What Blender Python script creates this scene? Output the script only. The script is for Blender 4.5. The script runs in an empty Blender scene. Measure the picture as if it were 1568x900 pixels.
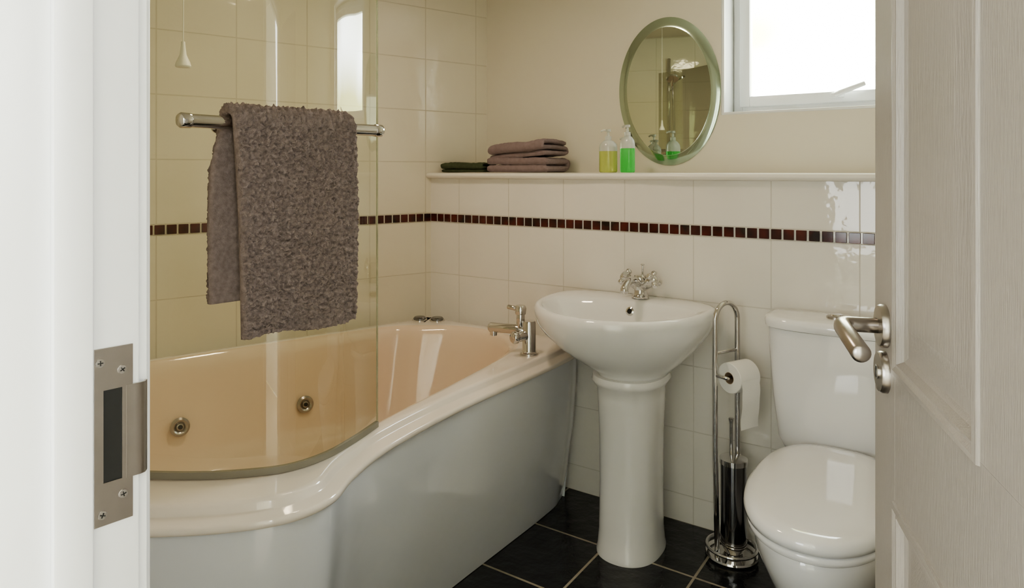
import bpy, bmesh, math, random
from mathutils import Vector, Matrix, noise
random.seed(4)
sc=bpy.context.scene
try:
    sc.view_settings.view_transform='AgX'; sc.view_settings.look='AgX - Medium High Contrast'; sc.view_settings.exposure=.08
except Exception: pass
EYE=1.35; FPX=1040.0; HOR=262.0
# ------------------------------------------------------------------ materials
def newmat(name):
    m=bpy.data.materials.new(name); m.use_nodes=True
    return m,m.node_tree,m.node_tree.nodes['Principled BSDF']
def pmat(name,col,rough=.5,metal=0,spec=.5,trans=0,coat=0,noise_s=0,noise_a=.08,bump=0,bump_s=200,bdist=.002,ior=1.5,aniso=None):
    m,nt,b=newmat(name)
    b.inputs['Base Color'].default_value=(*col,1); b.inputs['Roughness'].default_value=rough
    b.inputs['Metallic'].default_value=metal; b.inputs['Specular IOR Level'].default_value=spec
    b.inputs['Transmission Weight'].default_value=trans; b.inputs['Coat Weight'].default_value=coat
    b.inputs['IOR'].default_value=ior
    tc=nt.nodes.new('ShaderNodeTexCoord')
    if noise_s:
        n=nt.nodes.new('ShaderNodeTexNoise'); n.inputs['Scale'].default_value=noise_s; n.inputs['Detail'].default_value=5
        nt.links.new(tc.outputs['Object'],n.inputs['Vector'])
        r=nt.nodes.new('ShaderNodeMix'); r.data_type='RGBA'
        r.inputs[6].default_value=(*[c*(1-noise_a) for c in col],1); r.inputs[7].default_value=(*[min(1,c*(1+noise_a)) for c in col],1)
        nt.links.new(n.outputs['Fac'],r.inputs[0]); nt.links.new(r.outputs[2],b.inputs['Base Color'])
    if bump:
        n=nt.nodes.new('ShaderNodeTexNoise'); n.inputs['Scale'].default_value=bump_s; n.inputs['Detail'].default_value=3
        mp=nt.nodes.new('ShaderNodeMapping')
        if aniso: mp.inputs['Scale'].default_value=aniso
        nt.links.new(tc.outputs['Object'],mp.inputs['Vector']); nt.links.new(mp.outputs[0],n.inputs['Vector'])
        bp=nt.nodes.new('ShaderNodeBump'); bp.inputs['Strength'].default_value=bump; bp.inputs['Distance'].default_value=bdist
        nt.links.new(n.outputs['Fac'],bp.inputs['Height']); nt.links.new(bp.outputs[0],b.inputs['Normal'])
    return m
def tilemat(name,c1,c2,grout,bw,rh,mort,rough=.12,wav=.15,cn=0.03,wscale=5):
    m,nt,b=newmat(name)
    tc=nt.nodes.new('ShaderNodeTexCoord')
    br=nt.nodes.new('ShaderNodeTexBrick'); br.offset=0; br.squash=1
    for k,v in (('Scale',1),('Mortar Size',mort),('Mortar Smooth',.3),('Bias',0),('Brick Width',bw),('Row Height',rh)): br.inputs[k].default_value=v
    br.inputs['Color1'].default_value=(*c1,1); br.inputs['Color2'].default_value=(*c2,1); br.inputs['Mortar'].default_value=(*grout,1)
    nt.links.new(tc.outputs['UV'],br.inputs['Vector'])
    n=nt.nodes.new('ShaderNodeTexNoise'); n.inputs['Scale'].default_value=wscale; n.inputs['Detail'].default_value=4
    nt.links.new(tc.outputs['UV'],n.inputs['Vector'])
    mx=nt.nodes.new('ShaderNodeMix'); mx.data_type='RGBA'; mx.blend_type='MULTIPLY'; mx.inputs[0].default_value=1
    mr=nt.nodes.new('ShaderNodeMapRange'); mr.inputs[3].default_value=1-cn*2; mr.inputs[4].default_value=1.0
    nt.links.new(n.outputs['Fac'],mr.inputs[0])
    nt.links.new(br.outputs['Color'],mx.inputs[6]); nt.links.new(mr.outputs[0],mx.inputs[7]); nt.links.new(mx.outputs[2],b.inputs['Base Color'])
    mr2=nt.nodes.new('ShaderNodeMapRange'); mr2.inputs[3].default_value=rough; mr2.inputs[4].default_value=.7
    nt.links.new(br.outputs['Fac'],mr2.inputs[0]); nt.links.new(mr2.outputs[0],b.inputs['Roughness'])
    b1=nt.nodes.new('ShaderNodeBump'); b1.inputs['Strength'].default_value=wav; b1.inputs['Distance'].default_value=.01
    nt.links.new(n.outputs['Fac'],b1.inputs['Height'])
    b2=nt.nodes.new('ShaderNodeBump'); b2.invert=True; b2.inputs['Strength'].default_value=.6; b2.inputs['Distance'].default_value=.002
    nt.links.new(br.outputs['Fac'],b2.inputs['Height']); nt.links.new(b1.outputs[0],b2.inputs['Normal']); nt.links.new(b2.outputs[0],b.inputs['Normal'])
    return m
def thinglass(name,tint,gl=1.0):
    m=bpy.data.materials.new(name); m.use_nodes=True; nt=m.node_tree; nt.nodes.clear()
    o=nt.nodes.new('ShaderNodeOutputMaterial'); t=nt.nodes.new('ShaderNodeBsdfTransparent'); g=nt.nodes.new('ShaderNodeBsdfGlossy')
    t.inputs[0].default_value=(*tint,1); g.inputs['Roughness'].default_value=.02
    f=nt.nodes.new('ShaderNodeFresnel'); f.inputs[0].default_value=1.5
    mu=nt.nodes.new('ShaderNodeMath'); mu.operation='MULTIPLY'; mu.inputs[1].default_value=gl; mu.use_clamp=True
    x=nt.nodes.new('ShaderNodeMixShader'); nt.links.new(f.outputs[0],mu.inputs[0]); nt.links.new(mu.outputs[0],x.inputs[0])
    nt.links.new(t.outputs[0],x.inputs[1]); nt.links.new(g.outputs[0],x.inputs[2]); nt.links.new(x.outputs[0],o.inputs[0])
    return m
def emis(name,col,s):
    m=bpy.data.materials.new(name); m.use_nodes=True; nt=m.node_tree; nt.nodes.clear()
    o=nt.nodes.new('ShaderNodeOutputMaterial'); e=nt.nodes.new('ShaderNodeEmission'); e.inputs[0].default_value=(*col,1); e.inputs[1].default_value=s
    nt.links.new(e.outputs[0],o.inputs[0]); return m
M_tile=tilemat('white_tile',(.87,.84,.79),(.86,.83,.78),(.70,.67,.61),.285,.25,.0022,rough=.05,wav=.65)
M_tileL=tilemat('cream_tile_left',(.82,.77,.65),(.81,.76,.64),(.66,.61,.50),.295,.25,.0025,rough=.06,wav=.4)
M_floor=tilemat('slate_tile',(.010,.011,.013),(.018,.019,.021),(.46,.41,.32),.33,.33,.005,rough=.12,wav=.6,cn=.25,wscale=12)
M_paint=pmat('cream_paint',(.79,.74,.63),.45,noise_s=3,noise_a=.02)
M_ceil=pmat('ceiling_paint',(.74,.70,.62),.8,noise_s=4,noise_a=.01)
M_hall=pmat('hall_paint',(.8,.8,.78),.8,noise_s=4,noise_a=.01)
M_carpet=pmat('hall_carpet',(.45,.4,.33),.95,bump=.5,bump_s=300)
M_gloss=pmat('white_gloss_paint',(.88,.89,.91),.3,bump=.15,bump_s=25,bdist=.002)
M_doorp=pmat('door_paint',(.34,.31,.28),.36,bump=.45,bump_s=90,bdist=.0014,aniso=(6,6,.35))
M_cer=pmat('white_ceramic',(.89,.89,.90),.04,coat=.7,noise_s=2,noise_a=.01)
M_panel=pmat('bath_panel_acrylic',(.79,.81,.86),.05,coat=1.0,bump=.4,bump_s=3.0,bdist=.02)
M_tub=pmat('warm_lit_bath_acrylic',(.87,.72,.58),.08,coat=.6,bump=.12,bump_s=5,bdist=.012)  # warm light inside the bath is put into this peach base colour
M_rim=pmat('warm_lit_bath_rim',(.88,.81,.74),.06,coat=.7,noise_s=2,noise_a=.01)  # rim tinted paler peach, the same warm light painted in
M_chrome=pmat('chrome',(.66,.65,.64),.07,metal=1,noise_s=5,noise_a=.02)
M_satin=pmat('satin_steel',(.44,.41,.385),.28,metal=1,noise_s=60,noise_a=.06)
M_dark=pmat('black_void',(.01,.01,.01),.6,noise_s=5,noise_a=.1)
M_dchrome=pmat('smoked_chrome',(.25,.25,.26),.12,metal=1,noise_s=5,noise_a=.1)
M_glass=thinglass('screen_glass',(.88,.90,.78),2.0)
M_wglass=thinglass('window_glass',(.97,.98,.96),.6)
M_mirror=pmat('mirror_silver',(.60,.66,.56),.01,metal=1,noise_s=2,noise_a=.01)
M_frost=pmat('bevelled_mirror_edge',(.44,.53,.43),.10,metal=.9,noise_s=8,noise_a=.04,coat=.5)
M_upvc=pmat('white_upvc',(.88,.89,.9),.25,noise_s=3,noise_a=.01)
M_shelf=pmat('shelf_paint',(.84,.81,.75),.35,bump=.2,bump_s=15)
M_towel=pmat('mauve_towel',(.33,.27,.26),.95,spec=.1,noise_s=110,noise_a=.5,bump=.8,bump_s=450,bdist=.004)
M_towel2=pmat('folded_towel_cloth',(.29,.225,.23),.95,spec=.1,noise_s=60,noise_a=.2,bump=.8,bump_s=350,bdist=.002)
M_green=pmat('olive_flannel',(.085,.10,.06),.95,spec=.1,noise_s=60,noise_a=.3,bump=.8,bump_s=350,bdist=.002)
M_paper=pmat('toilet_paper',(.86,.85,.83),.9,bump=.3,bump_s=250,bdist=.001)
M_card=pmat('cardboard',(.35,.26,.18),.9,noise_s=30)
M_soapg=pmat('green_soap',(.20,.90,.25),.08,trans=.6,noise_s=9,noise_a=.1,ior=1.35)
M_soapy=pmat('lime_soap',(.76,.84,.30),.08,trans=.6,noise_s=9,noise_a=.1,ior=1.35)
M_clear=pmat('clear_plastic',(.88,.90,.87),.12,trans=.5,noise_s=9,noise_a=.02)
M_white=pmat('white_plastic',(.85,.83,.78),.35,noise_s=5,noise_a=.02)
def mosaicmat():
    m,nt,b=newmat('burgundy_mosaic'); b.inputs['Roughness'].default_value=.1
    a=nt.nodes.new('ShaderNodeTexCoord'); n=nt.nodes.new('ShaderNodeTexNoise'); n.inputs['Scale'].default_value=11
    r=nt.nodes.new('ShaderNodeValToRGB'); r.color_ramp.elements[0].position=.35; r.color_ramp.elements[0].color=(.016,.008,.007,1)
    r.color_ramp.elements[1].position=.65; r.color_ramp.elements[1].color=(.11,.02,.016,1)
    nt.links.new(a.outputs['Object'],n.inputs['Vector']); nt.links.new(n.outputs['Fac'],r.inputs[0]); nt.links.new(r.outputs[0],b.inputs['Base Color'])
    return m
M_mos=mosaicmat()
# ------------------------------------------------------------------ mesh helpers
def root(name,loc=(0,0,0),rz=0):
    e=bpy.data.objects.new(name,None); e.empty_display_size=.1; e.location=loc; e.rotation_euler=(0,0,rz)
    sc.collection.objects.link(e); return e
def fin(name,bm,mat,parent=None,smooth=True,ang=38,loc=None,rz=0):
    bmesh.ops.recalc_face_normals(bm,faces=bm.faces)
    if smooth:
        for f in bm.faces: f.smooth=True
        for e in bm.edges:
            if len(e.link_faces)==2 and e.calc_face_angle(0)>math.radians(ang): e.smooth=False
    me=bpy.data.meshes.new(name); bm.to_mesh(me); bm.free()
    for m in (mat if isinstance(mat,(list,tuple)) else [mat]): me.materials.append(m)
    o=bpy.data.objects.new(name,me); sc.collection.objects.link(o)
    if parent: o.parent=parent
    if loc is not None: o.location=loc; o.rotation_euler=(0,0,rz)
    return o
def loft_bm(bm,rings,cap0=True,cap1=True,closed=True):
    vr=[[bm.verts.new(p) for p in r] for r in rings]
    n=len(rings[0])
    fs=[]
    for a,b in zip(vr[:-1],vr[1:]):
        row=[]
        for i in range(n if closed else n-1):
            j=(i+1)%n
            row.append(bm.faces.new((a[i],a[j],b[j],b[i])))
        fs.append(row)
    if cap0: bm.faces.new(list(reversed(vr[0])))
    if cap1: bm.faces.new(vr[-1])
    return vr,fs
def loft(name,rings,mat,parent=None,cap0=True,cap1=True,ang=38,**k):
    bm=bmesh.new(); loft_bm(bm,rings,cap0,cap1); return fin(name,bm,mat,parent,ang=ang,**k)
def addbox(bm,c,s,r=0,seg=2,M=None):
    res=bmesh.ops.create_cube(bm,size=1)
    vs=res['verts']
    for v in vs: v.co=Vector((v.co.x*s[0],v.co.y*s[1],v.co.z*s[2]))
    if r>0:
        es=list({e for v in vs for e in v.link_edges})
        rb=bmesh.ops.bevel(bm,geom=es,offset=r,segments=seg,affect='EDGES',profile=.5)
        vs=[v for v in rb['verts']]
        allv=set(vs)
        for f in rb['faces']:
            for v in f.verts: allv.add(v)
        vs=list(allv)
    T=Matrix.Translation(Vector(c))@(M if M else Matrix.Identity(4))
    bmesh.ops.transform(bm,matrix=T,verts=vs)
def rbox(name,c,s,r,mat,parent=None,seg=2,M=None,**k):
    bm=bmesh.new(); addbox(bm,c,s,r,seg,M); return fin(name,bm,mat,parent,**k)
def lathe_bm(bm,prof,c=(0,0,0),M=None,seg=32,sx=1,sy=1):
    M=M or Matrix.Identity(4); c=Vector(c)
    rings=[[c+(M@Vector((r*sx*math.cos(2*math.pi*i/seg),r*sy*math.sin(2*math.pi*i/seg),z))) for i in range(seg)] for r,z in [(max(r,1e-4),z) for r,z in prof]]
    loft_bm(bm,rings)
def lathe(name,prof,mat,parent=None,c=(0,0,0),M=None,seg=32,sx=1,sy=1,ang=38):
    bm=bmesh.new(); lathe_bm(bm,prof,c,M,seg,sx,sy); return fin(name,bm,mat,parent,ang=ang)
def axisM(d):
    return Vector((0,0,1)).rotation_difference(Vector(d).normalized()).to_matrix().to_4x4()
def catmull(pts,n,closed=False):
    P=[Vector(p) for p in pts]; out=[]
    N=len(P); segs=N if closed else N-1
    for i in range(segs):
        p1=P[i]; p2=P[(i+1)%N]
        p0=P[(i-1)%N] if closed or i>0 else p1*2-p2
        p3=P[(i+2)%N] if closed or i+2<N else p2*2-p1
        for k in range(n):
            t=k/n
            out.append(.5*((2*p1)+(p2-p0)*t+(2*p0-5*p1+4*p2-p3)*t*t+(3*p1-p0-3*p2+p3)*t**3))
    if not closed: out.append(P[-1])
    return out
def tube_bm(bm,pts,r,seg=14,rcap=True):
    P=[Vector(p) for p in pts]; n=len(P)
    R=r if isinstance(r,(list,tuple)) else [r]*n
    T=[]
    for i in range(n):
        a=P[max(0,i-1)]; b=P[min(n-1,i+1)]; T.append((b-a).normalized())
    u=T[0].orthogonal().normalized(); rings=[]
    for i in range(n):
        u=(u-T[i]*u.dot(T[i])).normalized(); v=T[i].cross(u)
        if i==0 and rcap: rings.append([P[0]-T[0]*R[0]*.35+(u*math.cos(a)+v*math.sin(a))*R[0]*.7 for a in [2*math.pi*k/seg for k in range(seg)]])
        rings.append([P[i]+(u*math.cos(a)+v*math.sin(a))*R[i] for a in [2*math.pi*k/seg for k in range(seg)]])
        if i==n-1 and rcap: rings.append([P[i]+T[i]*R[i]*.35+(u*math.cos(a)+v*math.sin(a))*R[i]*.7 for a in [2*math.pi*k/seg for k in range(seg)]])
    loft_bm(bm,rings)
def tube(name,pts,r,mat,parent=None,seg=14,rcap=True):
    bm=bmesh.new(); tube_bm(bm,pts,r,seg,rcap); return fin(name,bm,mat,parent,ang=50)
def prism(name,poly,z0,z1,mats,parent=None,uo=0,vo=0,side_idx=0,uvrot=None):
    bm=bmesh.new(); uv=bm.loops.layers.uv.new('UVMap')
    prism_bm(bm,uv,poly,z0,z1,uo,vo,uvrot)
    me=bpy.data.meshes.new(name); bm.to_mesh(me); bm.free()
    me.materials.append(mats); o=bpy.data.objects.new(name,me); sc.collection.objects.link(o)
    if parent: o.parent=parent
    return o
def prism_bm(bm,uv,poly,z0,z1,uo=0,vo=0,uvrot=None):
    area=sum(a[0]*b[1]-b[0]*a[1] for a,b in zip(poly,poly[1:]+poly[:1]))
    lo=[bm.verts.new((p[0],p[1],z0)) for p in poly]; hi=[bm.verts.new((p[0],p[1],z1)) for p in poly]
    n=len(poly); d=0
    for i in range(n):
        j=(i+1)%n; L=(Vector(poly[j])-Vector(poly[i])).length
        vs=[(lo[i],d,z0),(lo[j],d+L,z0),(hi[j],d+L,z1),(hi[i],d,z1)]
        if area<0: vs=vs[::-1]
        f=bm.faces.new([v[0] for v in vs])
        for lp,v in zip(f.loops,vs): lp[uv].uv=(v[1]+uo,v[2]+vo)
        d+=L
    c,s=(math.cos(uvrot),math.sin(uvrot)) if uvrot is not None else (1,0)
    for vs,up in ((hi,True),(lo,False)):
        o=vs if (area>0)==up else vs[::-1]
        f=bm.faces.new(o)
        for lp in f.loops:
            x,y=lp.vert.co.x,lp.vert.co.y; lp[uv].uv=(c*x+s*y+10,-s*x+c*y+10)
# ------------------------------------------------------------------ room frames
aR=math.radians(34); aL=math.radians(37)
C=Vector((-.397,3.33))
dR=Vector((math.cos(aR),-math.sin(aR))); nF=Vector((-math.sin(aR),-math.cos(aR)))
dL=Vector((-math.cos(aL),-math.sin(aL))); nL=Vector((math.sin(aL),-math.cos(aL)))
def F(u,v): return C+dR*u+nF*v
def Lf(t,w): return C+dL*t+nL*w
def f3(u,v,z): p=F(u,v); return (p.x,p.y,z)
def l3(t,w,z): p=Lf(t,w); return (p.x,p.y,z)
RF=-aR; RL=math.pi+aL
LEDGE=.313; C2=Lf(-.331,0); UR=2.45; CEIL=2.4
K=Vector((-.385,.70)); Hg=Vector((.2605,.122)); dD=(Hg-K).normalized(); nD=Vector((dD.y,-dD.x)); 
if nD.dot(K)>0: nD=-nD     # toward hall (camera side)
OPEN=(Hg-K).length
def isect(p,d,q,e):
    den=d.x*e.y-d.y*e.x; t=((q.x-p.x)*e.y-(q.y-p.y)*e.x)/den; return p+d*t
ENDT=1.78
D1=Lf(ENDT,1.35)
Kw=K-dD*.03; Hw=Hg+dD*.03
R1=isect(F(UR,0),nF,K,dD)
E0=Lf(ENDT,0)
T2=lambda v:(v.x,v.y)
room=[T2(F(UR,-LEDGE)),T2(C2),T2(E0),T2(D1),T2(K),T2(Hg),T2(R1)]
prism('floor',room,-.06,0,M_floor,uvrot=-aR)
prism('ceiling',room,CEIL,CEIL+.06,M_ceil)
bm=bmesh.new(); uv=bm.loops.layers.uv.new('UVMap')
pl=[T2(Lf(ENDT+.12,0)),T2(C2),T2(C2-nL*.1),T2(Lf(ENDT+.12,-.1))]
prism_bm(bm,uv,pl,0,1.125,uo=-.69+.295*4,vo=-1.105+2.5)
prism_bm(bm,uv,pl,1.125,CEIL,uo=-.69+.295*4,vo=-1.145+2.5)
me=bpy.data.meshes.new('wall_left'); bm.to_mesh(me); bm.free(); me.materials.append(M_tileL)
sc.collection.objects.link(bpy.data.objects.new('wall_left',me))
bm=bmesh.new(); uv=bm.loops.layers.uv.new('UVMap')
pl=[T2(C),T2(F(UR,0)),T2(F(UR,-LEDGE)),T2(C2)]
prism_bm(bm,uv,pl,0,1.125,uo=-1.6+.285*10,vo=-1.105+2.5)
prism_bm(bm,uv,pl,1.125,1.315,uo=-1.6+.285*10,vo=-1.145+2.5)
me=bpy.data.meshes.new('wall_back_boxing'); bm.to_mesh(me); bm.free(); me.materials.append(M_tile)
sc.collection.objects.link(bpy.data.objects.new('wall_back_boxing',me))
WU0,WU1,WZ0,WZ1=1.325,2.14,1.585,2.27
bm=bmesh.new(); uv=bm.loops.layers.uv.new('UVMap')
def seg(u0,u1,z0,z1):
    prism_bm(bm,uv,[T2(F(u0,-LEDGE)),T2(F(u1,-LEDGE)),T2(F(u1,-LEDGE-.22)),T2(F(u0,-LEDGE-.22))],z0,z1)
seg(-.1,WU0,0,CEIL); seg(WU1,UR+.1,0,CEIL); seg(WU0,WU1,0,WZ0); seg(WU0,WU1,WZ1,CEIL)
me=bpy.data.meshes.new('wall_back'); bm.to_mesh(me); bm.free(); me.materials.append(M_paint)
sc.collection.objects.link(bpy.data.objects.new('wall_back',me))
prism('wall_right',[T2(F(UR,-LEDGE)),T2(R1),T2(R1+dR*.1),T2(F(UR+.1,-LEDGE))],0,CEIL,M_paint)
prism('wall_end',[T2(D1),T2(E0),T2(E0+dL*.1),T2(D1+dL*.1)],0,CEIL,M_tileL,vo=-1.145+2.5)
prism('wall_door_left',[T2(Kw),T2(D1),T2(D1+nD*.12-dD*.1),T2(Kw+nD*.12)],0,CEIL,M_paint)
prism('wall_door_right',[T2(R1+dD*.12),T2(Hw),T2(Hw+nD*.12),T2(R1+nD*.12+dD*.12)],0,CEIL,M_paint)
prism('wall_door_top',[T2(Hw),T2(Kw),T2(Kw+nD*.12),T2(Hw+nD*.12)],2.05,CEIL,M_paint)
h0=K-dD*.62+nD*.12; h1=K+dD*1.7+nD*.12; HB=1.35
hall=[T2(h0),T2(h1),T2(h1+nD*HB),T2(h0+nD*HB)]
prism('hall_floor',[T2(K-dD*.62+nD*.0),T2(K+dD*1.7)]+hall[2:],-.07,-.002,M_carpet)
prism('hall_ceiling',[T2(K-dD*.62+nD*.0),T2(K+dD*1.7)]+hall[2:],CEIL+.001,CEIL+.07,M_ceil)
prism('wall_hall_back',[hall[2],hall[3],T2(h0+nD*(HB+.1)),T2(h1+nD*(HB+.1))],0,CEIL,M_hall)
prism('wall_hall_left',[T2(h0+nD*.03),T2(h0-dD*.1+nD*.03),T2(h0+nD*HB-dD*.1),T2(h0+nD*HB)],0,CEIL,M_hall)
prism('wall_hall_right',[T2(h1-nD*.12),T2(h1+dD*.1-nD*.12),T2(h1+nD*HB+dD*.1),T2(h1+nD*HB)],0,CEIL,M_hall)
# ------------------------------------------------------------------ mosaic band
def mosaic(ang,n,sgn):
    bm=bmesh.new()
    for i in range(n):
        addbox(bm,((.022+i*.042)*1,-sgn*.003,0),(.035,.006,.036),.0012,1)
    fin('trim_mosaic_border',bm,M_mos,None,loc=(C.x,C.y,1.125),rz=ang)
mosaic(RF,57,1); mosaic(RL,42,-1)
# ------------------------------------------------------------------ shelf
bm=bmesh.new()
pr=[(-LEDGE,1.315),(-LEDGE,1.343),(.010,1.343),(.022,1.340),(.028,1.332),(.028,1.326),(.022,1.318),(.010,1.315)]
rings=[]
for i in range(41):
    k=i/40; r=[]
    for v,z in pr:
        umin=-.345*v+.002
        u=umin+(UR-.002-umin)*k
        w=.003*math.sin(u*5.1)+.002*math.sin(u*11)
        p=F(u,v+(w if v>0 else 0)); r.append((p.x,p.y,z))
    rings.append(r)
loft_bm(bm,rings); fin('shelf',bm,M_shelf)
# ------------------------------------------------------------------ window
wr=root('window_1',f3((WU0+WU1)/2,-LEDGE-.17,(WZ0+WZ1)/2),RF)
W=WU1-WU0; Hh=WZ1-WZ0
def frame(nm,w,h,t,d,y,mat,par,r=.006):
    bm=bmesh.new()
    addbox(bm,(-w/2+t/2,y,0),(t,d,h),r); addbox(bm,(w/2-t/2,y,0),(t,d,h),r)
    addbox(bm,(0,y,h/2-t/2),(w-2*t+.004,d,t),r); addbox(bm,(0,y,-h/2+t/2),(w-2*t+.004,d,t),r)
    return fin(nm,bm,mat,par)
frame('reveal_board',W,Hh,.012,.165,-.083,M_upvc,wr,.002)
frame('outer_frame',W-.024,Hh-.024,.04,.06,0,M_upvc,wr)
frame('sash',W-.08,Hh-.08,.045,.05,-.02,M_upvc,wr)
bm=bmesh.new(); addbox(bm,(0,0,0),(W-.16,.004,Hh-.16)); fin('pane',bm,M_wglass,wr,smooth=False)
rbox('handle_base',(.02,-.052,-Hh/2+.068),(.05,.014,.022),.005,M_upvc,wr)
tube('handle_lever',[(.02,-.06,-Hh/2+.068),(.02,-.075,-Hh/2+.07),(.035,-.08,-Hh/2+.075),(.12,-.08,-Hh/2+.105)],[.008,.011,.011,.009],M_upvc,wr)
# ------------------------------------------------------------------ mirror
mr=root('oval_mirror',f3(1.094,-LEDGE+.001,1.70),RF)
Mt=Matrix.Rotation(math.radians(-3),4,'Y')@Matrix.Rotation(math.radians(90),4,'X')
lathe('bevelled_edge',[(0,0),(1,0),(1,.003),(.985,.005),(.86,.0075),(0,.0078)],M_frost,mr,M=Mt@Matrix.Diagonal((.232,.325,1,1)),seg=96,ang=60)
lathe('mirror_glass',[(0,.0079),(1,.0079),(1,.0084),(.995,.0088),(0,.0088)],M_mirror,mr,M=Mt@Matrix.Diagonal((.192,.282,1,1)),seg=96,ang=5)
# ------------------------------------------------------------------ bath
pairs=[((.005,.004),(.17,.19)),((.30,.003),(.32,.105)),((.8,.003),(.8,.09)),((1.3,.003),(1.3,.09)),((1.68,.003),(1.56,.12)),((1.775,.02),(1.65,.22)),
((1.775,.5),(1.68,.5)),((1.775,.93),(1.66,.82)),((1.74,1.10),(1.58,.985)),((1.61,1.235),(1.46,1.095)),((1.463,1.338),(1.35,1.18)),((1.33,1.42),(1.25,1.24)),
((1.2,1.465),(1.14,1.28)),((1.09,1.44),(1.04,1.265)),((.998,1.354),(.94,1.21)),((.85,1.2526),(.80,1.13)),((.564,1.127),(.5,.985)),((.215,1.012),(.2,.83)),
((-.02,.935),(.07,.74)),((-.17,.87),(.0,.65)),((-.262,.765),(-.03,.56)),((-.166,.5),(-.03,.42)),((-.083,.25),(.03,.29))]
NB=9
def clampw(p):
    t,w=p.x,p.y; w=max(w,.003); t=min(t,ENDT-.003); t=max(t,-.345*w+.004); return Vector((t,w,0))
out=[clampw(p) for p in catmull([(a[0],a[1],0) for a,b in pairs],NB,True)]
inn=catmull([(b[0],b[1],0) for a,b in pairs],NB,True)
cen=Vector((.75,.58,0))
RIM=.648
def nrm2(poly,i):
    a=poly[i-1]; b=poly[(i+1)%len(poly)]; d=(b-a).normalized(); return Vector((d.y,-d.x,0))
def off(poly,dst):
    r=[]
    for i,p in enumerate(poly):
        n=nrm2(poly,i)
        if n.dot(p-cen)<0: n=-n
        r.append(p+n*dst)
    return r
def inset_outer(dst): return [clampw(p) for p in off(out,-dst)]
def z_(poly,z): return [Vector((p.x,p.y,z)) for p in poly]
def mixp(a,b,k): return [p.lerp(q,k) for p,q in zip(a,b)]
bt=root('bathtub',(C.x,C.y,0),RL)
rings=[z_(inset_outer(.080),0.002),z_(inset_outer(.060),.12),z_(inset_outer(.036),.30),z_(inset_outer(.022),.48),z_(inset_outer(.020),.600),z_(inset_outer(.022),.612)]
loft('side_panel',rings,M_panel,bt,cap0=False,cap1=False)
rings=[z_(inset_outer(.015),.606),z_(inset_outer(.003),.603),z_(out,.607),z_(inset_outer(.000),.617),z_(inset_outer(.006),.622),z_(inset_outer(.034),.6245),z_(inset_outer(.038),.628),z_(inset_outer(.041),.641),z_(inset_outer(.047),.6465),z_(inset_outer(.056),RIM)]
lip=rings[-1]
rings.append(z_(mixp(lip,z_(inn,RIM),.55),RIM)); rings.append(z_(mixp(lip,z_(inn,RIM),.85),RIM-.001))
rings.append(z_(inn,RIM-.006)); rings.append(z_(off(inn,-.012),RIM-.02)); rings.append(z_(off(inn,-.02),RIM-.05))
def sh(k,z,dx=0): return [Vector((cen.x+(p.x-cen.x)*k+dx,cen.y+(p.y-cen.y)*k,z)) for p in inn]
for k,z in ((.95,.52),(.91,.42),(.865,.32),(.81,.25),(.73,.21),(.6,.195),(.3,.19)):
    rings.append(sh(k,z))
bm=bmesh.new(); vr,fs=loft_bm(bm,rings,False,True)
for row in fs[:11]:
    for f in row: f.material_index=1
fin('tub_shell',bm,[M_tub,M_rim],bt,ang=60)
def jet(nm,t,z,w=.165):
    lathe(nm,[(.0,.0),(.034,.0),(.034,.006),(.026,.012),(.020,.010),(.014,.004),(.012,.008),(.0,.010)],M_satin,bt,c=(t,w,z),M=axisM((0,1,.2)),seg=28)
    lathe(nm+'_core',[(0,.009),(.008,.009),(.008,.014),(0,.015)],M_dark,bt,c=(t,w,z),M=axisM((0,1,.2)),seg=16)
jet('jet_1',1.157,.405,.155); jet('jet_2',.684,.39,.15)
for i,(t,w) in enumerate(((.105,.075),(.045,.135))):
    lathe('air_control_%d'%i,[(0,0),(.030,0),(.030,.010),(.024,.016),(0,.017)],M_dchrome,bt,c=(t,w,RIM),seg=28)
    lathe('air_ring_%d'%i,[(0,-.001),(.036,-.001),(.036,.004),(.03,.006),(0,.006)],M_chrome,bt,c=(t,w,RIM),seg=28)
lathe('waste',[(0,.191),(.03,.191),(.03,.195),(0,.197)],M_chrome,bt,c=(.45,.5,0),seg=24)
# ------------------------------------------------------------------ bath tap
tp=Lf(.065,.855)
tr=root('bath_mixer_tap',(tp.x,tp.y,RIM+.0005),math.radians(0)); tr.scale=(1.08,1.08,1.12)
lathe('body',[(.0,0),(.033,0),(.033,.006),(.026,.009),(.024,.012),(.024,.108),(.022,.114),(0,.115)],M_chrome,tr)
sd=Vector((-.93,.30,0)); 
bm=bmesh.new(); tube_bm(bm,[Vector((0,0,.075)),sd*.05+Vector((0,0,.082)),sd*.15+Vector((0,0,.082))],.017,18); 
lathe_bm(bm,[(0,0),(.013,0),(.013,.02),(0,.02)],c=sd*.137+Vector((0,0,.055)),seg=18); fin('spout',bm,M_chrome,tr,ang=50)
bm=bmesh.new(); tube_bm(bm,[Vector((.0,0,.065)),Vector((-.045,-.035,.065))],.017,18); tube_bm(bm,[Vector((-.045,-.035,.065)),Vector((-.055,-.042,.065))],.021,18); fin('diverter',bm,M_chrome,tr,ang=50)
bm=bmesh.new(); tube_bm(bm,[Vector((-.03,.01,.08)),Vector((-.03,.01,.15))],.015,18)
tube_bm(bm,[Vector((-.035,.01,.152)),Vector((-.075,.02,.158))],.008,14); lathe_bm(bm,[(0,0),(.019,0),(.021,.02),(.016,.03),(0,.031)],c=(-.03,.01,.135),seg=20); fin('lever',bm,M_chrome,tr,ang=50)
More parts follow.
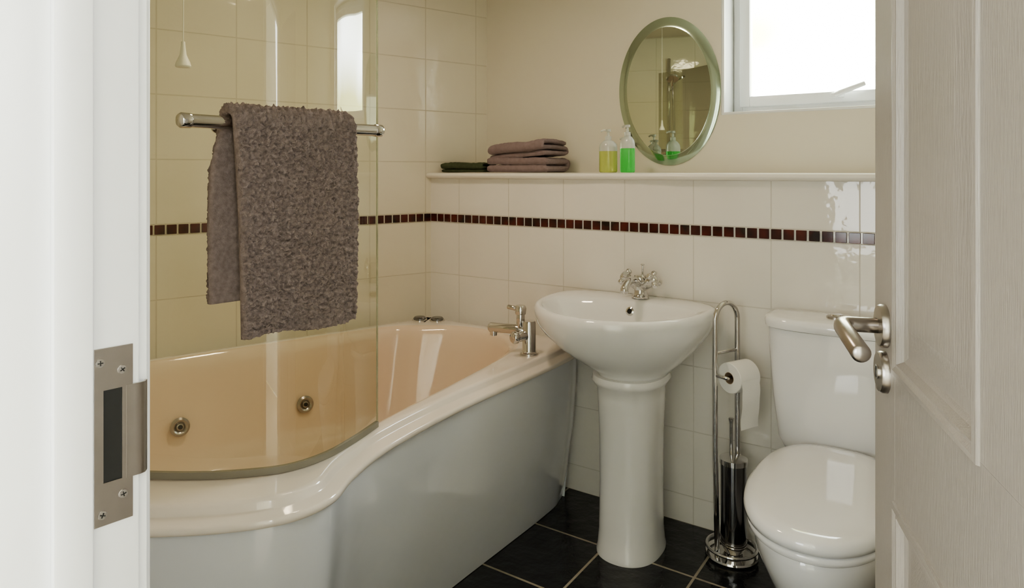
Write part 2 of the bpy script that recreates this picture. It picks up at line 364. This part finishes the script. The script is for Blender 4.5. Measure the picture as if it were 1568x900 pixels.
# ------------------------------------------------------------------ glass screen
gp=catmull([(.86,1.185,0),(.95,1.245,0),(1.05,1.298,0),(1.15,1.312,0),(1.25,1.275,0),(1.34,1.22,0),(1.45,1.13,0),(1.58,1.015,0),(1.67,.91,0),(1.772,.78,0)],8)
gr=root('shower_screen',(C.x,C.y,0),RL)
bm=bmesh.new()
lo=[bm.verts.new((p.x,p.y,RIM+.014)) for p in gp]; hi=[bm.verts.new((p.x,p.y,2.12)) for p in gp]
for i in range(len(gp)-1): bm.faces.new((lo[i],lo[i+1],hi[i+1],hi[i]))
fin('glass_panel',bm,M_glass,gr)
def strip(nm,path,z0,z1,th,mat,par):
    rings=[]
    for i,p in enumerate(path):
        a=path[max(0,i-1)]; b=path[min(len(path)-1,i+1)]; d=(b-a).normalized(); n=Vector((d.y,-d.x,0))*th/2
        rings.append([Vector((*(p+n).xy,z0)),Vector((*(p+n).xy,z1)),Vector((*(p-n).xy,z1)),Vector((*(p-n).xy,z0))])
    loft(nm,rings,mat,par)
strip('bottom_seal',gp,RIM+.0005,RIM+.016,.010,pmat('seal_rubber',(.30,.28,.23),.25,noise_s=5),gr)
rbox('polished_edge',(gp[0].x,gp[0].y,(RIM+.014+2.12)/2),(.004,.005,2.12-RIM-.014),.001,pmat('glass_edge',(.70,.73,.58),.15,trans=.7,noise_s=3),gr)
# ------------------------------------------------------------------ towel rail
A=Vector((-.655,1.325,1.450)); B=Vector((-.33,1.68,1.445)); rdir=(B-A).normalized(); rdir.z=0; rdir.normalize(); LEN=(B-A).length; mdir=Vector((rdir.y,-rdir.x,0))
tr=root('towel_rail',A,math.atan2(rdir.y,rdir.x))
tube('bar',[(.014,0,0),(LEN,0,0)],.014,M_chrome,tr,20,rcap=False)
tube('end_cap_1',[(.008,0,0),(.026,0,0)],.0155,M_chrome,tr,20); tube('end_cap_2',[(LEN-.012,0,0),(LEN+.006,0,0)],.0155,M_chrome,tr,20)
for i,q in enumerate((.32,.88)):
    P0=A+rdir*LEN*q
    best=.07
    for a,b in zip(gp[:-1],gp[1:]):
        a2=Lf(a.x,a.y); b2=Lf(b.x,b.y)
        try:
            X=isect(P0.xy,-mdir.xy,a2,b2-a2)
            tt=(X-a2).dot(b2-a2)/(b2-a2).length_squared
            if 0<=tt<=1: best=(X-P0.xy).length
        except ZeroDivisionError: pass
    tube('bracket_%d'%i,[(LEN*q,0,0),(LEN*q,best,0)],.008,M_chrome,tr,16)
    tube('bracket_disc_%d'%i,[(LEN*q,best-.006,0),(LEN*q,best-.001,0)],.014,M_chrome,tr,20,rcap=False)
# ------------------------------------------------------------------ hanging towel (shaggy)
def towel():
    th=.012
    R0=.014+th+.004
    path=[]
    zf=-.445; zb=-.375
    nF_=260
    for i in range(nF_):
        k=i/nF_; z=zf*(1-k); path.append((R0+.006*math.sin(k*3.1),z,0))
    for i in range(30):
        a=math.pi*i/29; path.append((R0*math.cos(a),R0*math.sin(a)*.9,i/29))
    for i in range(1,170):
        k=i/169; path.append((-R0-.004*math.sin(k*3),zb*k,1))
    n=len(path)
    nor=[]
    for i in range(n):
        a=path[max(0,i-1)]; b=path[min(n-1,i+1)]; d=Vector((b[0]-a[0],b[1]-a[1])).normalized(); nor.append(Vector((d.y,-d.x)))
    loop=[]
    for i in range(n): loop.append((path[i][0]+nor[i].x*th,path[i][1]+nor[i].y*th,path[i][2],nor[i],i,1))
    for i in range(n-1,-1,-2): loop.append((path[i][0]-nor[i].x*th*.7,path[i][1]-nor[i].y*th*.7,path[i][2],-nor[i],i,0))
    NX=190; rings=[]
    for j in range(NX+1):
        q=j/NX; r=[]
        e=1.0
        edge=min(q,1-q)*NX
        if edge<4: e=.45+.55*math.sin(edge/4*math.pi/2)
        for (m,z,b,nn,i,outer) in loop:
            pm,pz=path[i][0],path[i][1]
            m2=pm+(m-pm)*e; z2=pz+(z-pz)*e
            hang=max(0,-z)
            x=.100+.291*q-(.020*b*min(1,abs(z)/.1))
            x+= (.014*hang/.4*(1-q)-.002*hang/.4*q) if b<.5 else (-.010*hang*(1-q))
            fold=.005*math.sin(q*8+1)*min(1,hang/.2)
            zz=z2
            if i<12: zz+=.006*math.sin(q*7)
            P=Vector((x,m2+(fold if b<.5 else -abs(fold)*.3),zz))
            wv=Vector((noise.noise(P*60+Vector((9,2,4))),noise.noise(P*60+Vector((1,8,3))),noise.noise(P*60)))*.007
            Q=(P+wv)
            if outer:
                d=noise.noise(Q*140)*.0080+(.5-abs(noise.noise(Q*200))*2.2)*.0038+noise.noise(P*380)*.0014
                d=max(d,-.0052); d*= (.6+.4*e)
            else: d=.001
            S=Vector((x,pm,pz))
            k_=.0032 if outer else .0
            jx=noise.noise(S*140+Vector((7,3,1)))*k_; jz=noise.noise(S*140+Vector((2,13,5)))*k_
            r.append(Vector((P.x+jx,-(P.y+nn.x*d),P.z+nn.y*d+jz)))
        rings.append(r)
    o=loft('hanging_towel',rings,M_towel,None,ang=180)
    o.location=A; o.rotation_euler=(0,0,math.atan2(rdir.y,rdir.x))
towel()
# ------------------------------------------------------------------ folded towels on shelf
def foldtowel(nm,w,d,t,n,c,mat,par,seed,rz=0,rx=0,open_end=.0):
    pts=[]; y0=-d/2+t/2; y1=d/2-t/2
    for k in range(n):
        z=t*(k+.5)
        a,b=(y0,y1) if k%2==0 else (y1,y0)
        for i in range(16): 
            pts.append((a+(b-a)*i/15,z))
        if k<n-1:
            s=1 if k%2==0 else -1
            for i in range(1,7):
                an=-math.pi/2+math.pi*i/7; pts.append((b+s*math.cos(an)*t*.5,z+t*.5+math.sin(an)*t*.5))
    m=len(pts); nor=[]
    for i in range(m):
        a=pts[max(0,i-1)]; b=pts[min(m-1,i+1)]; v=Vector((b[0]-a[0],b[1]-a[1])).normalized(); nor.append(Vector((v.y,-v.x)))
    hh=t*.47
    loop=[(pts[i],nor[i]) for i in range(m)]+[(pts[i],-nor[i]) for i in range(m-1,-1,-1)]
    rings=[]; NX=46
    R=Matrix.Translation(Vector(c))@Matrix.Rotation(rz,4,'Z')@Matrix.Rotation(rx,4,'Y')
    for j in range(NX+1):
        q=j/NX; x=(q-.5)*w; ed=min(q,1-q)*NX; e=1 if ed>=3 else .45+.55*math.sin(ed/3*math.pi/2)
        r=[]
        for (p,nn) in loop:
            P=Vector((x,p[0],p[1])); 
            dd=hh*e+noise.noise(P*70+Vector((seed,0,0)))*.0022
            sg=.010*noise.noise(Vector((x*9,p[0]*9,seed)))
            xx=x+noise.noise(Vector((p[0]*12,p[1]*60,seed+q)))*.006*(abs(2*q-1)**4)
            r.append(R@Vector((xx,p[0]+nn.x*dd,max(.0008,p[1]+nn.y*dd+sg*p[1]/(t*n)))))
        rings.append(r)
    loft(nm,rings,mat,par,ang=180)
Z0=1.3445
ft=root('folded_towels',f3(.485,-.115,Z0),RF)
foldtowel('bath_towel',.33,.21,.034,2,(0,0,0),M_towel2,ft,1)
foldtowel('hand_towel',.31,.20,.024,3,(.008,0,.066),M_towel2,ft,4,rz=-.04,rx=-.07)
fg=root('folded_flannel',f3(.168,-.085,Z0),RF)
foldtowel('flannel_cloth',.24,.13,.015,3,(0,0,0),M_green,fg,8,rz=.08)
# ------------------------------------------------------------------ soap bottles
def bottle(u,v,m,h,r,rot):
    b=root('soap_bottle',f3(u,v,Z0),rot)
    lathe('liquid_body',[(0,0),(r*.9,0),(r,.004),(r,h*.45),(r,h*.66),(0,h*.66)],m,b,seg=28,sy=.8)
    lathe('clear_shoulder',[(0,h*.661),(r,h*.661),(r,h*.78),(r*.93,h*.88),(r*.6,h*.97),(r*.42,h),(0,h)],M_clear,b,seg=28,sy=.8)
    lathe('collar',[(0,h),(.013,h),(.013,h+.016),(.006,h+.018),(.005,h+.035),(.011,h+.036),(.011,h+.046),(0,h+.048)],M_clear,b,seg=20)
    tube('nozzle',[(0,0,h+.042),(-.02,0,h+.043),(-.03,0,h+.038)],.004,M_clear,b,10)
bottle(.93,-.055,M_soapy,.135,.038,RF+.3); bottle(1.022,-.045,M_soapg,.150,.034,RF-.4)
bottle(.975,-.14,M_soapg,.105,.026,RF)
# ------------------------------------------------------------------ wash basin
def superD(hw,bc,bf,bb,z,n1=2.0,n2=3.2,N=96,ox=0):
    r=[]
    for i in range(N):
        a=2*math.pi*i/N; c,s=math.cos(a),math.sin(a)
        n=n1 if s>=0 else n2
        x=hw*math.copysign(abs(c)**(2/n),c); y=bc+((bf-bc) if s>=0 else (bc-bb))*math.copysign(abs(s)**(2/n),s)
        r.append(Vector((x+ox,-y,z)))
    return r
bs=root('washbasin',f3(1.112,0,0),RF)
RZ=.858; PX=.062
R=[]
for hw,bc,bf,bb,z,ox in ((.10,.24,.38,.06,.595,PX),(.118,.24,.39,.06,.62,PX),(.145,.235,.41,.03,.645,PX*.95),(.20,.225,.455,.015,.68,PX*.7),(.258,.21,.495,.008,.722,.02),(.302,.19,.527,.004,.765,.005),(.322,.18,.541,.003,.798,0),(.331,.18,.546,.003,.828,0),(.331,.18,.546,.003,.846,0),(.322,.18,.538,.006,RZ-.001,0),(.310,.18,.528,.012,RZ,0)):
    R.append(superD(hw,bc,bf,bb,z,ox=ox))
for hw,bc,bf,bb,z in ((.293,.22,.513,.125,RZ-.003),(.285,.24,.505,.135,RZ-.010),(.272,.25,.493,.148,RZ-.03),(.245,.26,.47,.165,RZ-.07),(.20,.27,.43,.185,RZ-.115),(.13,.28,.38,.205,RZ-.145),(.05,.28,.32,.24,RZ-.152)):
    R.append(superD(hw,bc,bf,bb,z,2.0,2.4))
loft('bowl',R,M_cer,bs,ang=60)
lathe('waste',[(0,0),(.022,0),(.022,.004),(0,.006)],M_chrome,bs,c=(0,-.28,RZ-.152),seg=24)
lathe('overflow_ring',[(.0,0),(.016,0),(.016,.004),(.010,.006),(.009,.004),(0,.004)],M_chrome,bs,c=(.01,-.152,RZ-.040),M=axisM((0,-1,.35)),seg=24)
lathe('overflow_hole',[(0,.0045),(.009,.0045),(.0085,.0058),(0,.0058)],M_dark,bs,c=(.01,-.152,RZ-.040),M=axisM((0,-1,.35)),seg=20)
R=[]
for hw,bf,bb,z in ((.112,.41,.12,0),(.112,.41,.12,.012),(.108,.403,.125,.03),(.105,.396,.13,.08),(.103,.390,.135,.25),(.105,.392,.13,.42),(.110,.400,.12,.55),(.114,.404,.12,.585),(.124,.418,.10,.60),(.130,.424,.10,.613),(.126,.418,.11,.629)):
    R.append(superD(hw,.28,bf,bb,z,2.2,2.6,ox=PX+.004))
loft('pedestal',R,M_cer,bs,ang=60)
# basin tap
bt2=root('basin_mixer_tap',f3(1.128,.070,RZ+.0005),RF); bt2.scale=(1.22,1.22,1.22)
lathe('body',[(0,0),(.028,0),(.028,.005),(.022,.010),(.019,.02),(.021,.045),(.024,.06),(.018,.072),(0,.075)],M_chrome,bt2,seg=28)
tube('spout',catmull([(0,-.01,.045),(0,-.05,.062),(0,-.09,.062),(0,-.118,.045),(0,-.12,.035)],6),.0125,M_chrome,bt2,16)
for s,nm in ((-1,'left'),(1,'right')):
    dd=Vector((s*.82,-.15,.5)).normalized()
    bm=bmesh.new(); o=Vector((s*.012,0,.040)); tube_bm(bm,[o,o+dd*.035],[.017,.015],16)
    Mx=axisM(dd); cc=o+dd*.045
    lathe_bm(bm,[(0,-.012),(.013,-.012),(.018,.0),(.014,.010),(.008,.014),(0,.015)],c=cc,M=Mx,seg=20)
    for k in range(4):
        a=math.pi/4+k*math.pi/2; v=(Mx@Vector((math.cos(a),math.sin(a),0)))
        tube_bm(bm,[cc,cc+v*.018,cc+v*.025],[.0085,.0095,.0105],12)
    fin(nm+'_handle',bm,M_chrome,bt2,ang=50)
tube('popup_rod',[(0,.018,.02),(0,.018,.10),(0,.018,.103)],[.003,.003,.007],M_chrome,bt2,12)
# ------------------------------------------------------------------ toilet
to=root('toilet',f3(1.835,0.002,0),RF)
def sup(hw,hd,bc,z,n=4,N=80,nf=None):
    r=[]
    for i in range(N):
        a=2*math.pi*i/N; c,s=math.cos(a),math.sin(a)
        x=hw*math.copysign(abs(c)**(2/n),c); y=bc+hd*math.copysign(abs(s)**(2/(n if s<0 or not nf else nf)),s)
        r.append(Vector((x,-y,z)))
    return r
R=[sup(.155,.070,.085,.412,4,nf=2.8),sup(.165,.076,.09,.42,4,nf=2.8),sup(.185,.082,.095,.46,4,nf=2.8),sup(.200,.092,.102,.60,4,nf=2.8),sup(.212,.097,.105,.76,4,nf=2.8),sup(.214,.098,.106,.830,4,nf=2.8)]
loft('cistern',R,M_cer,to,ang=60)
R=[sup(.215,.099,.107,.831,4,nf=2.8),sup(.223,.105,.109,.834,4,nf=2.8),sup(.225,.107,.11,.852,4,nf=2.8),sup(.221,.104,.109,.864,4,nf=2.8),sup(.205,.093,.108,.869,4,nf=2.8),sup(.12,.05,.108,.872,4,nf=2.8)]
loft('cistern_lid',R,M_cer,to,ang=60)
lathe('flush_button_ring',[(0,.871),(.030,.871),(.030,.878),(.024,.881),(0,.881)],M_satin,to,c=(-.005,-.115,0),seg=28)
lathe('flush_button',[(0,.881),(.019,.881),(.017,.885),(0,.886)],M_chrome,to,c=(-.005,-.115,0),seg=28)
BX=.022
R=[]
for hw,bc,bf,bb,z in ((.125,.32,.64,.10,0),(.125,.32,.64,.10,.015),(.115,.32,.63,.10,.04),(.115,.33,.64,.09,.12),(.135,.36,.69,.06,.20),(.162,.40,.745,.04,.28),(.178,.43,.785,.02,.345),(.182,.45,.796,.01,.39),(.180,.45,.796,.01,.41),(.172,.45,.786,.012,.417)):
    R.append(superD(hw,bc,bf,bb,z,2.1,3.6,ox=BX))
loft('pan',R,M_cer,to,ang=60)
DZt=.009
R=[superD(hw,.50,bf,bb,z+DZt,2.2,2.7,ox=BX) for hw,bf,bb,z in ((.182,.812,.215,.410),(.187,.820,.21,.416),(.188,.821,.21,.430),(.184,.816,.214,.434))]
loft('seat',R,M_cer,to,ang=60)
R=[superD(hw,.50,bf,bb,z+DZt,2.2,2.7,ox=BX) for hw,bf,bb,z in ((.186,.820,.200,.437),(.192,.828,.192,.441),(.194,.831,.190,.455),(.191,.827,.194,.468),(.181,.815,.204,.475),(.157,.78,.23,.479),(.11,.70,.28,.482),(.05,.55,.4,.483))]
loft('lid',R,M_cer,to,ang=60)
bm=bmesh.new()
for s in (-1,1): tube_bm(bm,[(s*.075-.02+BX,-.203,.450),(s*.075+.02+BX,-.203,.450)],.012,14)
fin('hinges',bm,M_chrome,to)
# ------------------------------------------------------------------ toilet roll / brush stand
st=root('toilet_roll_stand',f3(1.490,.135,0),math.radians(30))
lathe('base',[(0,.002),(.088,.002),(.09,.006),(.088,.012),(.06,.016),(0,.018)],M_chrome,st,seg=48,c=(.012,0,0))
tube('base_ring',[(.012+.084*math.cos(a),.084*math.sin(a),.032) for a in [2*math.pi*i/40 for i in range(41)]],.006,M_chrome,st,10)
sx_=-.014
pts=[(-.055+sx_+.01,0,.015),(-.055+sx_,0,.4),(-.055+sx_,0,.82)]+[(sx_-.055*math.cos(a),0,.83+.06*math.sin(a)) for a in [math.pi*k/14 for k in range(15)]]+[(.055+sx_,0,.82),(.055+sx_,0,.4),(.055+sx_+.01,0,.015)]
tube('frame_outer',pts,.009,M_chrome,st,14)
tube('cross_bar',[(-.055+sx_,0,.72),(.055+sx_,0,.72)],.006,M_chrome,st,12)
tube('brush_rod',[(0.01,0,.3),(0.01,0,.46),(0.01,0,.48)],[.006,.006,.010],M_chrome,st,12)
lathe('brush_canister',[(0,.05),(.043,.05),(.044,.055),(.044,.33),(.0,.33)],M_dchrome,st,seg=32,c=(.01,-.01,0))
lathe('canister_lid',[(0,.328),(.048,.328),(.048,.345),(.03,.352),(0,.354)],M_chrome,st,seg=32,c=(.01,-.01,0))
lathe('canister_foot',[(0,.018),(.03,.018),(.046,.05),(.046,.06),(0,.06)],M_chrome,st,seg=32,c=(.01,-.01,0))
tube('roll_arm',[(-.069,0,.645),(-.067,-.045,.645),(-.06,-.05,.645),(.050,-.05,.645)],.006,M_chrome,st,12)
bm=bmesh.new()
MX=Matrix.Rotation(math.radians(90),4,'Y'); rc=Vector((-.008,-.05,.645))
NN=40; prof=[(.02,-.048),(.050,-.048),(.052,-.046),(.052,.046),(.050,.048),(.02,.048)]
rg=[[rc+MX@Vector((r*math.cos(2*math.pi*i/NN),r*math.sin(2*math.pi*i/NN),z)) for i in range(NN)] for r,z in prof]
loft_bm(bm,rg+[rg[0]],False,False); bmesh.ops.remove_doubles(bm,verts=bm.verts,dist=1e-6); fin('paper_roll',bm,M_paper,st)
bm=bmesh.new(); rg=[[rc+MX@Vector((r*math.cos(2*math.pi*i/NN),r*math.sin(2*math.pi*i/NN),z)) for i in range(NN)] for r,z in ((.0205,-.0475),(.0205,.0475),(.018,.0475),(.018,-.0475))]
loft_bm(bm,rg+[rg[0]],False,False); fin('roll_core',bm,M_card,st)
rg=[]
for i in range(14):
    z=.645-.0125*i; y=-.05-.0535-.004*math.sin(i*.4)
    rg.append([Vector((x-.01,y+.001*math.sin(x*60+i),z)) for x in [-.045+.0095*k for k in range(10)]])
bm=bmesh.new()
vr=[[bm.verts.new(p) for p in r] for r in rg]
for a,b in zip(vr[:-1],vr[1:]):
    for i in range(9): bm.faces.new((a[i],a[i+1],b[i+1],b[i]))
fin('loose_sheet',bm,M_paper,st)
# ------------------------------------------------------------------ shower riser (seen in mirror)
sr=root('shower_riser',l3(ENDT-.002,.86,0),RL)
tube('rail',[(-.05,0,1.55),(-.05,0,2.22)],.014,M_chrome,sr,16)
for i,z in enumerate((1.60,2.17)):
    tube('mount_%d'%i,[(0,0,z),(-.05,0,z)],.014,M_chrome,sr,16)
tube('valve',[(-.06,-.13,1.5),(-.06,.13,1.5)],.022,M_chrome,sr,20)
tube('valve_feed_1',[(0,-.075,1.5),(-.05,-.075,1.5)],.014,M_chrome,sr); tube('valve_feed_2',[(0,.075,1.5),(-.05,.075,1.5)],.014,M_chrome,sr)
tube('hose',catmull([(-.06,0,1.48),(-.08,.05,1.2),(-.09,.06,1.15),(-.08,.05,1.4),(-.09,.03,2.0)],8),.007,M_satin,sr,10)
lathe('hand_shower',[(0,0),(.045,0),(.05,.012),(.02,.03),(0,.032)],M_chrome,sr,c=(-.14,.03,2.05),M=axisM((.6,0,1)),seg=28)
tube('hand_shower_stem',[(-.06,.02,1.98),(-.13,.03,2.06)],.011,M_chrome,sr)
# ------------------------------------------------------------------ light pull cord
pc=root('light_pull_cord',(-.92,1.90,0))
tube('cord',[(0,0,1.70),(.001,0,2.0),(0,0,CEIL-.001)],.0016,M_white,pc,8,rcap=False)
lathe('pull',[(0,1.64),(.019,1.64),(.021,1.644),(.018,1.655),(.009,1.675),(.006,1.70),(.005,1.712),(0,1.713)],M_white,pc,seg=24)
# ------------------------------------------------------------------ door frame
def frot(d): return math.atan2(d.y,d.x)
df=root('door_frame',(K.x,K.y,0),frot(dD))
def fb(nm,x0,x1,y0,y1,z0,z1,r=.002): 
    rbox(nm,((x0+x1)/2,(y0+y1)/2,(z0+z1)/2),(x1-x0,y1-y0,z1-z0),r,M_gloss,df)
TOP=2.02
fb('jamb_strike',-.03,0,-.122,.001,0,TOP+.03); fb('stop_strike',-.001,.012,-.078,-.044,0,TOP,.003)
fb('jamb_hinge',OPEN,OPEN+.03,-.122,.001,0,TOP+.03); fb('stop_hinge',OPEN-.012,OPEN+.001,-.078,-.044,0,TOP,.003)
fb('head',-.001,OPEN+.001,-.122,.001,TOP,TOP+.03); fb('stop_head',.012,OPEN-.012,-.078,-.044,TOP-.012,TOP,.002)
def arch(nm,x0,sg,y0,ys):
    prof=[(0,0),(0,.010),(.004,.014),(.010,.014),(.013,.018),(.022,.019),(.045,.016),(.055,.016),(.060,.012),(.065,.010),(.065,0)]
    rg=[[Vector((x0+sg*a,y0+ys*b,z)) for a,b in prof] for z in (0,TOP+.08)]
    loft(nm,rg,M_gloss,df,ang=25)
arch('architrave_hall',-.006,-1,-.12,-1); arch('architrave_room',-.006,-1,0,1)
arch('architrave_hall_hinge',OPEN+.006,1,-.12,-1); 
# strike plate
sp=root('strike_plate',(K.x,K.y,1.086),frot(dD))
def sb(nm,y0,y1,z0,z1,x0,x1,m,r=.0005): rbox(nm,((x0+x1)/2,(y0+y1)/2,(z0+z1)/2),(x1-x0,y1-y0,z1-z0),r,m,sp)
bm=bmesh.new()
for y0,y1,z0,z1 in ((-.041,-.033,-.088,.088),(-.016,-.006,-.088,.088),(-.033,-.016,.046,.088),(-.033,-.016,-.088,-.046)):
    addbox(bm,(.0012,(y0+y1)/2,(z0+z1)/2),(.002,y1-y0,z1-z0),0)
bmesh.ops.remove_doubles(bm,verts=bm.verts,dist=1e-5)
fin('plate',bm,M_satin,sp,smooth=False)
sb('keep_hole',-.033,-.016,-.046,.046,-.0002,.0009,M_dark,0)
rg=[]
for z in (-.047,.047):
    rg.append([Vector(p) for p in ((.0002,-.012,z),(.0025,-.012,z),(.0025,-.004,z),(.0030,.001,z),(.0015,.006,z),(-.004,.010,z),(-.005,.0085,z),(.0002,.0045,z),(.0002,.0,z))])
loft('lip',rg,M_satin,sp,ang=60)
for i,(y,z) in enumerate(((-.036,.074),(-.016,.064),(-.034,-.077),(-.015,-.062))):
    lathe('screw_%d'%i,[(0,.002),(.0045,.002),(.0042,.003),(.001,.0034),(0,.0034)],M_chrome,sp,c=(0,y,z),M=axisM((1,0,0)),seg=20)
    rbox('slot_%d'%i,(.0034,y,z),(.0006,.005,.001),0,M_dark,sp,M=Matrix.Rotation(.6*i,4,'X')); rbox('slotb_%d'%i,(.0034,y,z),(.0006,.001,.005),0,M_dark,sp,M=Matrix.Rotation(.6*i,4,'X'))
# ------------------------------------------------------------------ door
DW=.82; dE=Vector((.2756,.9613)).normalized()
dr=root('door_1',(Hg.x,Hg.y,0),frot(dE))
DZ=2.0
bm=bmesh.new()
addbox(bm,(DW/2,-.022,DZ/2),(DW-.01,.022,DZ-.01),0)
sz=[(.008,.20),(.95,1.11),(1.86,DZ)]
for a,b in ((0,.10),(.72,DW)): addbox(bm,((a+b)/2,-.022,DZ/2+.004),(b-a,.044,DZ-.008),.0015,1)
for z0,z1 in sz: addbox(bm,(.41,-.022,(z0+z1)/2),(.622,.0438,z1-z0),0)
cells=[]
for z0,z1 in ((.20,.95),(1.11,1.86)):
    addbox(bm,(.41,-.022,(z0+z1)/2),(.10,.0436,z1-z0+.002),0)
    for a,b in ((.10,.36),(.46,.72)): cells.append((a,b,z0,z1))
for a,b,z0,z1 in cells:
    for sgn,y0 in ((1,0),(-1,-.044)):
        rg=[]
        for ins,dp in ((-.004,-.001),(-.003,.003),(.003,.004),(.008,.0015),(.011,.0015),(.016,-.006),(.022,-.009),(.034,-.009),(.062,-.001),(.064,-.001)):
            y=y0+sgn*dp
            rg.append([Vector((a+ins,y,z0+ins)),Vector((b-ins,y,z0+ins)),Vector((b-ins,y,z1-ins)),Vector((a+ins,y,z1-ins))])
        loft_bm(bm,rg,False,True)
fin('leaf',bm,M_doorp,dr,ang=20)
HX=.763; HZ=1.155
yM=axisM((0,1,0))
lathe('rose',[(0,-.001),(.027,-.001),(.027,.006),(.025,.009),(.012,.010),(0,.010)],M_satin,dr,c=(HX,0,HZ),M=yM,seg=36)
tube('lever',[(HX,.008,HZ),(HX,.038,HZ),(HX-.0015,.046,HZ),(HX-.008,.051,HZ),(HX-.02,.053,HZ),(HX-.125,.053,HZ-.006)],[.0095,.0095,.010,.0105,.0105,.0105],M_satin,dr,20)
lathe('thumb_rose',[(0,-.001),(.026,-.001),(.026,.006),(.024,.009),(0,.0095)],M_satin,dr,c=(HX,0,HZ-.058),M=yM,seg=36)
rbox('release_slot',(HX,.010,HZ-.058),(.004,.003,.014),.0005,M_dark,dr)
lathe('release_boss',[(0,.009),(.009,.009),(.009,.011),(0,.0115)],M_chrome,dr,c=(HX,0,HZ-.058),M=yM,seg=24)
lathe('rose_inner',[(0,.0),(.027,.0),(.027,.009),(0,.010)],M_satin,dr,c=(HX,-.044,HZ),M=axisM((0,-1,0)),seg=36)
tube('lever_inner',[(HX,-.05,HZ),(HX,-.09,HZ),(HX-.01,-.1,HZ),(HX-.12,-.1,HZ)],.0105,M_satin,dr,16)
# ------------------------------------------------------------------ lights
def area(name,loc,target,size,size_y,power,col):
    l=bpy.data.lights.new(name,'AREA'); l.shape='RECTANGLE'; l.size=size; l.size_y=size_y; l.energy=power; l.color=col
    o=bpy.data.objects.new(name,l); sc.collection.objects.link(o); o.location=loc
    o.rotation_euler=(Vector(target)-Vector(loc)).to_track_quat('-Z','Y').to_euler(); return o
wc=F((WU0+WU1)/2,-LEDGE-.24); wt=wc+nF
p=area('window_portal',(wc.x,wc.y,(WZ0+WZ1)/2),(wt.x,wt.y,(WZ0+WZ1)/2),W,Hh,1,(1,1,1)); p.data.cycles.is_portal=True
cl=root('ceiling_light',(-.35,2.15,CEIL))
lathe('fitting',[(0,-.0),(.12,-.0),(.12,-.02),(.10,-.03),(0,-.03)],M_upvc,cl,seg=40)
lathe('diffuser',[(0,-.030),(.095,-.030),(.085,-.045),(.05,-.055),(0,-.058)],emis('warm_bulb',(1,.80,.58),5),cl,seg=40)
area('ceiling_lamp',(-.35,2.15,CEIL-.07),(-.45,2.0,0),.2,.2,7,(1,.82,.62))
hc=Vector((.62,-.55))
area('hall_lamp',(hc.x,hc.y,1.9),(-.4,.7,1.1),.5,.7,16,(.93,.97,1))
# made-up window panel on the hall's back wall, added for tile glare and fill
hw_=K+dD*.10+nD*1.462
w2=root('added_hall_window',(hw_.x,hw_.y,1.30),frot(dD))
bm=bmesh.new()
for c,s in (((-.33,.0,0),(.06,.05,1.16)),((.33,.0,0),(.06,.05,1.16)),((0,.0,.55),(.6,.05,.06)),((0,0,-.55),(.6,.05,.06)),((0,0,0),(.6,.04,.03))): addbox(bm,c,s,.004)
fin('frame',bm,M_upvc,w2)
hp=hw_-nD*.02
area('added_hall_fill',(hp.x,hp.y,1.30),(hp.x-nD.x,hp.y-nD.y,1.30),.58,1.02,14,(.92,.96,1))  # added unseen source: reflects in the back tiles and fills from the doorway
# ------------------------------------------------------------------ world
w=bpy.data.worlds.new('garden_sky'); sc.world=w; w.use_nodes=True; nt=w.node_tree; bg=nt.nodes['Background']
tc=nt.nodes.new('ShaderNodeTexCoord'); n=nt.nodes.new('ShaderNodeTexNoise'); n.inputs['Scale'].default_value=5; n.inputs['Detail'].default_value=1
r=nt.nodes.new('ShaderNodeValToRGB'); r.color_ramp.elements[0].position=.40; r.color_ramp.elements[0].color=(.36,.37,.18,1); r.color_ramp.elements[1].position=.60; r.color_ramp.elements[1].color=(.92,.97,1,1)
nt.links.new(tc.outputs['Generated'],n.inputs['Vector']); nt.links.new(n.outputs['Fac'],r.inputs[0]); nt.links.new(r.outputs[0],bg.inputs[0]); bg.inputs[1].default_value=27
# ------------------------------------------------------------------ camera
cd=bpy.data.cameras.new('camera'); cam=bpy.data.objects.new('camera',cd); sc.collection.objects.link(cam); sc.camera=cam
cam.location=(0,0,EYE); cam.rotation_euler=(math.radians(90),0,0)
cd.sensor_width=36; cd.lens=36*FPX/1568; cd.shift_y=-(450-HOR)/1568; cd.clip_start=.02
